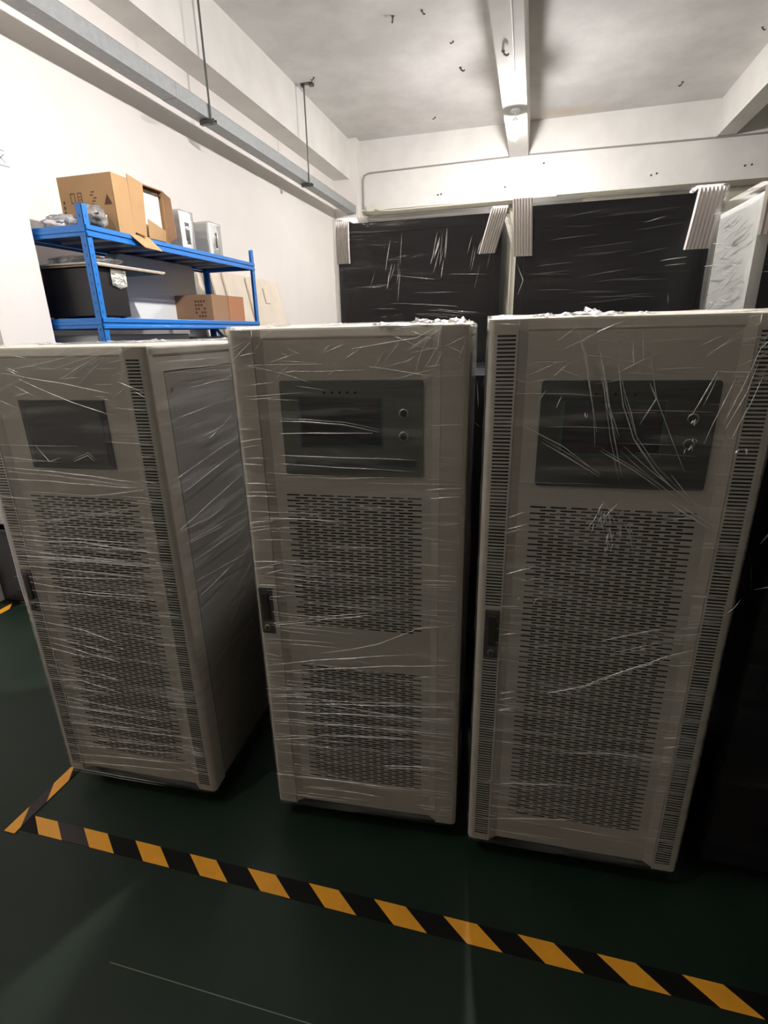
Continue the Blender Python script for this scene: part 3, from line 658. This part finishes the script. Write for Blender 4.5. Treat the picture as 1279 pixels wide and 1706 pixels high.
cr = [('F', [(-.20,1.40),(-.19,1.30)], .003), ('F', [(-.22,1.25),(-.18,1.22)], .002)]  # extra unit, added to block light and keep the cabinet gap dark
make_rack('added black wrapped unit behind the middle cabinet, darkening the gap to the right one', -.93, -.03, 2.16, 2.60, 1.42, [], cr, seed=25)

# ---------------------------------------------------------------- blue shelving
SX0, SX1, SY0, SY1 = -2.95, -2.45, 2.73, 4.67
t = thing('storage_shelf', 'blue steel storage shelf standing against the left wall', 'shelf', ((SX0+SX1)/2, (SY0+SY1)/2, 0))
ox, oy = t.location[0], t.location[1]
for (x, y, sx, sy) in ((SX1,SY0,-1,1),(SX1,SY1,-1,-1),(SX0,SY0,1,1),(SX0,SY1,1,-1)):
    mb = MB(); th = .003; w = .042; X, Y = x-ox, y-oy
    a, b = sorted((X, X+sx*w)); c, d = sorted((Y, Y+sy*th)); mb.box(a,b,c,d,0,2.3)
    a, b = sorted((X, X+sx*th)); c, d = sorted((Y, Y+sy*w)); mb.box(a,b,c,d,0,2.3)
    mb.m = 1
    for k in range(44):       # punched key holes on both flanges
        z = .08+k*.05; e = .0004
        a, b = sorted((X+sx*.017, X+sx*.025)); c, d = sorted((Y-sy*e, Y+sy*.001)); mb.box(a,b,c,d,z,z+.016)
        c, d = sorted((Y+sy*.017, Y+sy*.025)); a, b = sorted((X-sx*e, X+sx*.001)); mb.box(a,b,c,d,z,z+.016)
    mb.build('post', [M['blue'], M['blue_dk']], t)
def zbeam_x(y, z, s):   # end beam along X
    mb = MB(); a, b = SX0-ox+.004, SX1-ox-.004; Y = y-oy
    mb.box(a,b,Y-.0015 if s<0 else Y-.016,Y+.016 if s<0 else Y+.0015,z-.058,z-.038); mb.box(a,b,Y-.006,Y+.006,z-.038,z-.02); mb.box(a,b,Y-.0015 if s<0 else Y-.016,Y+.016 if s<0 else Y+.0015,z-.02,z)
    return mb
LV = (2.195, 1.705, 1.15, .55)
for z in LV:
    for x, s in ((SX1, 1), (SX0, -1)):
        X = x-ox; mb = MB(); a, b = SY0-oy+.004, SY1-oy-.004
        mb.box(min(X,X+s*.008),max(X,X+s*.008),a,b,z-.060,z-.042); mb.box(min(X-s*.006,X+s*.001),max(X-s*.006,X+s*.001),a,b,z-.042,z-.026); mb.box(min(X,X+s*.008),max(X,X+s*.008),a,b,z-.026,z)
        mb.build('beam', M['blue'], t, bevel=.002)
    for y, s in ((SY0,-1),(SY1,1)): zbeam_x(y, z, s).build('end_beam', M['blue'], t, bevel=.002)
    mb = MB(); mb.box(SX0-ox+.006,SX1-ox-.006,SY0-oy+.01,SY1-oy-.01,z-.020,z-.001)
    for k in range(9):
        y = SY0-oy+.12+k*.21; mb.m = 1; mb.box(SX0-ox+.006,SX1-ox-.006,y-.006,y+.006,z-.034,z-.020); mb.m = 0
    mb.build('deck', [M['blue_dk'], M['grey_lt']], t)
for s in (0, 1):
    y = SY0+.012 if s == 0 else SY1-.012
    for (za, zb) in ((1.68,1.20),(1.12,.60)):
        A = Vector((SX0-ox+.02, y-oy, za)); B = Vector((SX1-ox-.02, y-oy, zb)); d = (B-A); L = d.length
        Mx = Matrix.Translation((A+B)/2) @ Matrix.Rotation(math.atan2(-d.z, d.x), 4, 'Y'); mb = MB(); mb.obox(Mx, L, .004, .03); mb.build('brace', M['blue'], t)

# --- goods on the shelf
def blob(name, m_, c, s, seed, label, cat, n=18, amp=.35, parent=None):
    bm = bmesh.new(); bmesh.ops.create_icosphere(bm, subdivisions=4, radius=1)
    for v in bm.verts:
        p = v.co.copy(); k = 1+amp*(abs(noise.noise(p*1.7+Vector((seed,0,0))))*1.4-.3)+amp*.35*noise.noise(p*5+Vector((0,seed,0)))
        v.co = Vector((p.x*k*s[0], p.y*k*s[1], max(-s[2]*.9, p.z*k*s[2])))
    me = bpy.data.meshes.new(name); bm.to_mesh(me); bm.free(); me.materials.append(m_)
    me.polygons.foreach_set('use_smooth', [True]*len(me.polygons))
    o = bpy.data.objects.new(name, me); COL.objects.link(o); o.location = c
    if cat: tag(o, label, cat)
    return o

# open carton on its side
t = thing('open_carton', 'brown carton lying open on the top shelf with flaps out and white foam inside', 'carton', (-2.635, 3.24, 2.195))
mb = MB(); a = .006; x0,x1,y0,y1,h = -.20,.185,-.24,.24,.315
mb.box(x0,x1,y0,y0+a,0,h); mb.box(x0,x1,y1-a,y1,0,h); mb.box(x0,x1,y0+a,y1-a,0,a); mb.box(x0,x1,y0+a,y1-a,h-a,h); mb.box(x0,x0+a,y0+a,y1-a,a,h-a)
mb.m = 1; ny = y0-.0008
def mark(x, z, w, h_): mb.box(x, x+w, ny, ny+.0006, z, z+h_)
def outl(x, z, w, h_, q=.004): mark(x,z,w,q); mark(x,z+h_-q,w,q); mark(x,z,q,h_); mark(x+w-q,z,q,h_)
outl(-.12,.17,.032,.055); outl(-.07,.17,.032,.055); mark(-.062,.185,.016,.004); mark(-.062,.2,.016,.004)
for k in range(5): mark(.02+.011*(k%3), .155+.016*k, .024, .006)
for k in range(4): mark(.03, .095+.012*k, .04-.006*(k%2), .005)
mb.add([(.115,ny,.15),(.172,ny,.15),(.143,ny,.205),(.115,ny+.0006,.15),(.172,ny+.0006,.15),(.143,ny+.0006,.205)], [(0,1,2),(5,4,3),(0,3,4,1),(1,4,5,2),(2,5,3,0)])
for k in range(6): mark(-.185+.001*k, .03+.028*k, .012, .018)
mb.build('box_shell', [M['kraft'], M['ink']], t)
def flap(pts, off, nm='flap', m_='kraft'):
    mb = MB(); mb.prism(pts, off); return mb.build(nm, M[m_], t)
flap([(.187,-.24,.0),(.187,-.10,.0),(.187,-.10,.305),(.187,-.24,.315)], (.004,0,0))
flap([(.187,-.10,.02),(.215,-.03,.0),(.225,-.015,.30),(.190,-.105,.335)], (.004,.0,0))
flap([(.187,.03,.004),(.187,.20,.004),(.195,.20,.07),(.195,.03,.115)], (.004,0,0))
flap([(.185,-.16,.004),(.245,-.10,-.07),(.25,.06,-.075),(.19,.02,.004)], (0,0,.004))
flap([(.187,.236,.0),(.245,.245,.03),(.235,.242,.27),(.187,.236,.31)], (0,.004,0), m_='kraft2')
flap([(.187,-.02,.312),(.21,-.02,.300),(.21,.22,.300),(.187,.22,.312)], (0,0,.004), m_='kraft2')
mb = MB(); mb.box(.13,.165,-.03,.215,.02,.295); tag(mb.build('foam_board', M['foam'], loc=(-2.635,3.24,2.196), bevel=.004), 'white foam board standing inside the open carton', 'foam board')

blob('plastic_bag', M['bag'], (-2.535, 2.91, 2.255), (.075,.075,.07), 3, 'clear bag of black fittings between the near blue post and the open carton', 'bag')
for k in range(4):
    mb = MB(); mb.lathe([(.012,0),(.018,.01),(.018,.045),(.013,.06),(.013,.085)], (0,0,0), n=12)
    o = mb.build('cable_gland', M['bagpart'], smooth=False, loc=(-2.56+.022*k, 2.90+.012*(k%2), 2.205)); o.rotation_euler = (.5,-.4+.2*k,0)
    tag(o, 'shiny black fitting inside the clear bag by the carton', 'fitting', 'black fittings in the clear bag')
blob('plastic_bag', M['bag'], (-2.73, 2.86, 2.235), (.12,.07,.05), 8, 'crumpled clear bag with small white pieces at the left end of the top shelf', 'bag')
for k in range(4):
    mb = MB(); mb.box(-.014,.014,-.01,.01,0,.016); tag(mb.build('white_block', M['foam'], loc=(-2.79+.036*k, 2.82, 2.196), bevel=.004), 'tiny white block in the crumpled bag on the top shelf', 'block', 'white blocks in the crumpled bag')

def wrapped_box(label, y, w, d, h, slot):
    t = thing('wrapped_device', label, 'device', (-2.5, y, 2.195))
    mb = MB(); mb.box(-d,0,0,w,0,h); mb.build('casing', M['whitebox'], t, bevel=.006)
    mb = MB(); mb.box(0,.003,slot[0],slot[1],slot[2],slot[3]); mb.build('front_window', M['lcd'], t)
    mb = wrap(-d,0,0,w,.004,h, off=.006, amp=.003, step=.02, seed=y*5, topamp=.003)
    mb.build('plastic_wrap', M['film'], t, smooth=True)
wrapped_box('white wrapped box with a dark window, next to the open carton on the top shelf', 3.71, .165, .36, .25, (.05,.10,.04,.18))
wrapped_box('white wrapped box on the top shelf, farther from the open carton', 4.08, .165, .30, .235, (.075,.10,.06,.17))

# lower level
t = thing('black_case', 'large black case at the near end of the lower shelf', 'case', (-2.72, 2.94, 1.705))
mb = MB(); mb.box(-.21,.215,-.13,.115,.012,.285); mb.build('shell', M['blk'], t, bevel=.006)
for sx in (-.17,.17):
    for sy in (-.1,.08):
        mb = MB(); mb.lathe([(.014,0),(.012,.012)], (sx,sy,0), n=10); mb.build('foot', M['rub'], t)
mb = MB(); n = 10; vs = []; fs = []
for j in range(n+1):
    for i in range(n+1):
        u, v = i/n, j/n; y = -.02+.13*u; z = .292 if v < .2 else .292-(v-.2)*.15*(1-.35*abs(u-.5)); x = .13+.09*min(1,v/.2)
        k = noise.noise(Vector((u*4,v*4,2)))*.008; vs.append((x+.004+abs(k), y, z+k*.3))
for j in range(n):
    for i in range(n): a_ = j*(n+1)+i; fs.append((a_,a_+1,a_+n+2,a_+n+1))
mb.add(vs, fs); tag(mb.build('plastic_scrap', M['crease_hi'], smooth=True, loc=(-2.72,2.94,1.705)), 'torn grey plastic scrap hanging over the corner of the black case', 'plastic')
zz = 1.994
for i, (a,b,c,d,th,m_,lab) in enumerate(((-2.93,-2.47,2.80,3.40,.010,'mdf2','lowest brown sheet lying flat on the black case'),
        (-2.94,-2.49,2.79,3.44,.008,'grey_lt','pale sheet on top of the stack on the black case'))):
    mb = MB(); mb.box(a,b,c,d,0,th); tag(mb.build('flat_sheet', M[m_], loc=(0,0,zz+(.002 if i else 0))), lab, 'sheet', 'flat sheets on the black case'); zz += th
o = blob('plastic_bag', M['bag'], (-2.72, 2.98, zz+.028), (.20,.16,.028), 14, 'flattened clear plastic bag lying on the sheets above the black case', 'bag')
mb = MB(); pts = []; r = .05
for cy, cz, a0 in ((.82,.0,-PI/2),(.82,.35,0),(.0,.35,PI/2),(.0,.0,PI)):
    for i in range(6): a = a0+PI/2*i/5; pts.append((0, cy+r*math.cos(a)+.05, cz+r*math.sin(a)+.05))
mb.prism(pts, (.10,0,0)); tag(mb.build('white_cover', M['whitebox'], loc=(-2.94,3.40,1.706-.002), bevel=.006), 'big white rounded cover standing at the back of the lower shelf', 'cover')
t = thing('small_carton', 'low brown carton with printed square and one flap open on the lower shelf', 'carton', (-2.68, 4.12, 1.705))
mb = MB(); mb.box(-.20,.18,-.12,.12,0,.20); mb.m = 1; ny = -.1206
for j in range(5):
    for i in range(4):
        if (i*7+j*3) % 5: mb.box(.02+i*.026,.02+i*.026+.018,ny,ny+.0004,.03+j*.028,.03+j*.028+.016)
mb.build('box_shell', [M['kraft2'], M['ink']], t)
mb = MB(); mb.prism([(.181,.121,0),(.20,.34,.0),(.20,.34,.20),(.181,.121,.20)], (.004,0,0)); mb.build('flap', M['kraft_in'], t)
mb = MB(); mb.box(-.19,.16,-.47,.47,0,.46); tag(mb.build('white_case', M['whitebox'], loc=(-2.74,3.29,1.151), bevel=.01), 'white case on the level under the black case, only its top showing', 'case')
mb = MB(); mb.box(-.19,.16,-.30,.30,0,.435); tag(mb.build('grey_case', M['grey_lt'], loc=(-2.74,4.15,1.151), bevel=.01), 'pale grey case beside the white one under the small carton', 'case')

# leaning boards
bl = ['leftmost leaning cream board seen through the shelf, beside the back blue post','narrow brown-edged leaning board, second from the shelf','cream leaning board in the middle of the stack by the wall',
 'large cream leaning board just beyond the far blue post','foremost leaning cream board with a dark slot, at the right end of the stack']
for i, (y0, y1, xt, zt, mk) in enumerate(((4.78,5.5,-3.185,2.19,'mdf'),(4.93,5.6,-3.16,2.19,'mdf2'),(5.02,5.9,-3.13,2.20,'mdf'),(5.20,6.2,-3.10,2.20,'mdf'),(5.62,6.38,-3.07,2.18,'mdf'))):
    xb = xt+.42; ang = math.atan2(.42, zt); L = math.hypot(.42, zt)
    t = thing('leaning_board', bl[i], 'board', ((xt+xb)/2, (y0+y1)/2, zt/2), 0, 'boards leaning on the left wall')
    Rm = Matrix.Rotation(-ang, 4, 'Y'); mb = MB(); mb.obox(Rm, .018, y1-y0, L); 
    mb.m = 1; Mx = Rm @ Matrix.Translation((0,(y1-y0)/2+.0015,0)); mb.obox(Mx, .018, .003, L)
    mb.build('panel', [M[mk], M['mdf2']], t)
    if i == 4:
        mb = MB(); mb.obox(Rm @ Matrix.Translation((.0095,-.05,L/2-.17)), .002, .03, .16); mb.obox(Rm @ Matrix.Translation((.0095,-.0,L/2-.255)), .002, .12, .01); mb.build('slot', M['mdf2'], t)

# black crate by the foot of the pier
t = thing('black_crate', 'black crate on the floor at the foot of the pier, past the left cabinet', 'crate', (-2.98, 2.255, 0))
mb = MB(); mb.box(-.20,.06,.0,.09,.01,.50); mb.build('shell', M['blk'], t, bevel=.01)
mb = MB(); mb.box(-.21,.07,-.006,.096,.47,.50); mb.build('rim', M['rub'], t, bevel=.004)
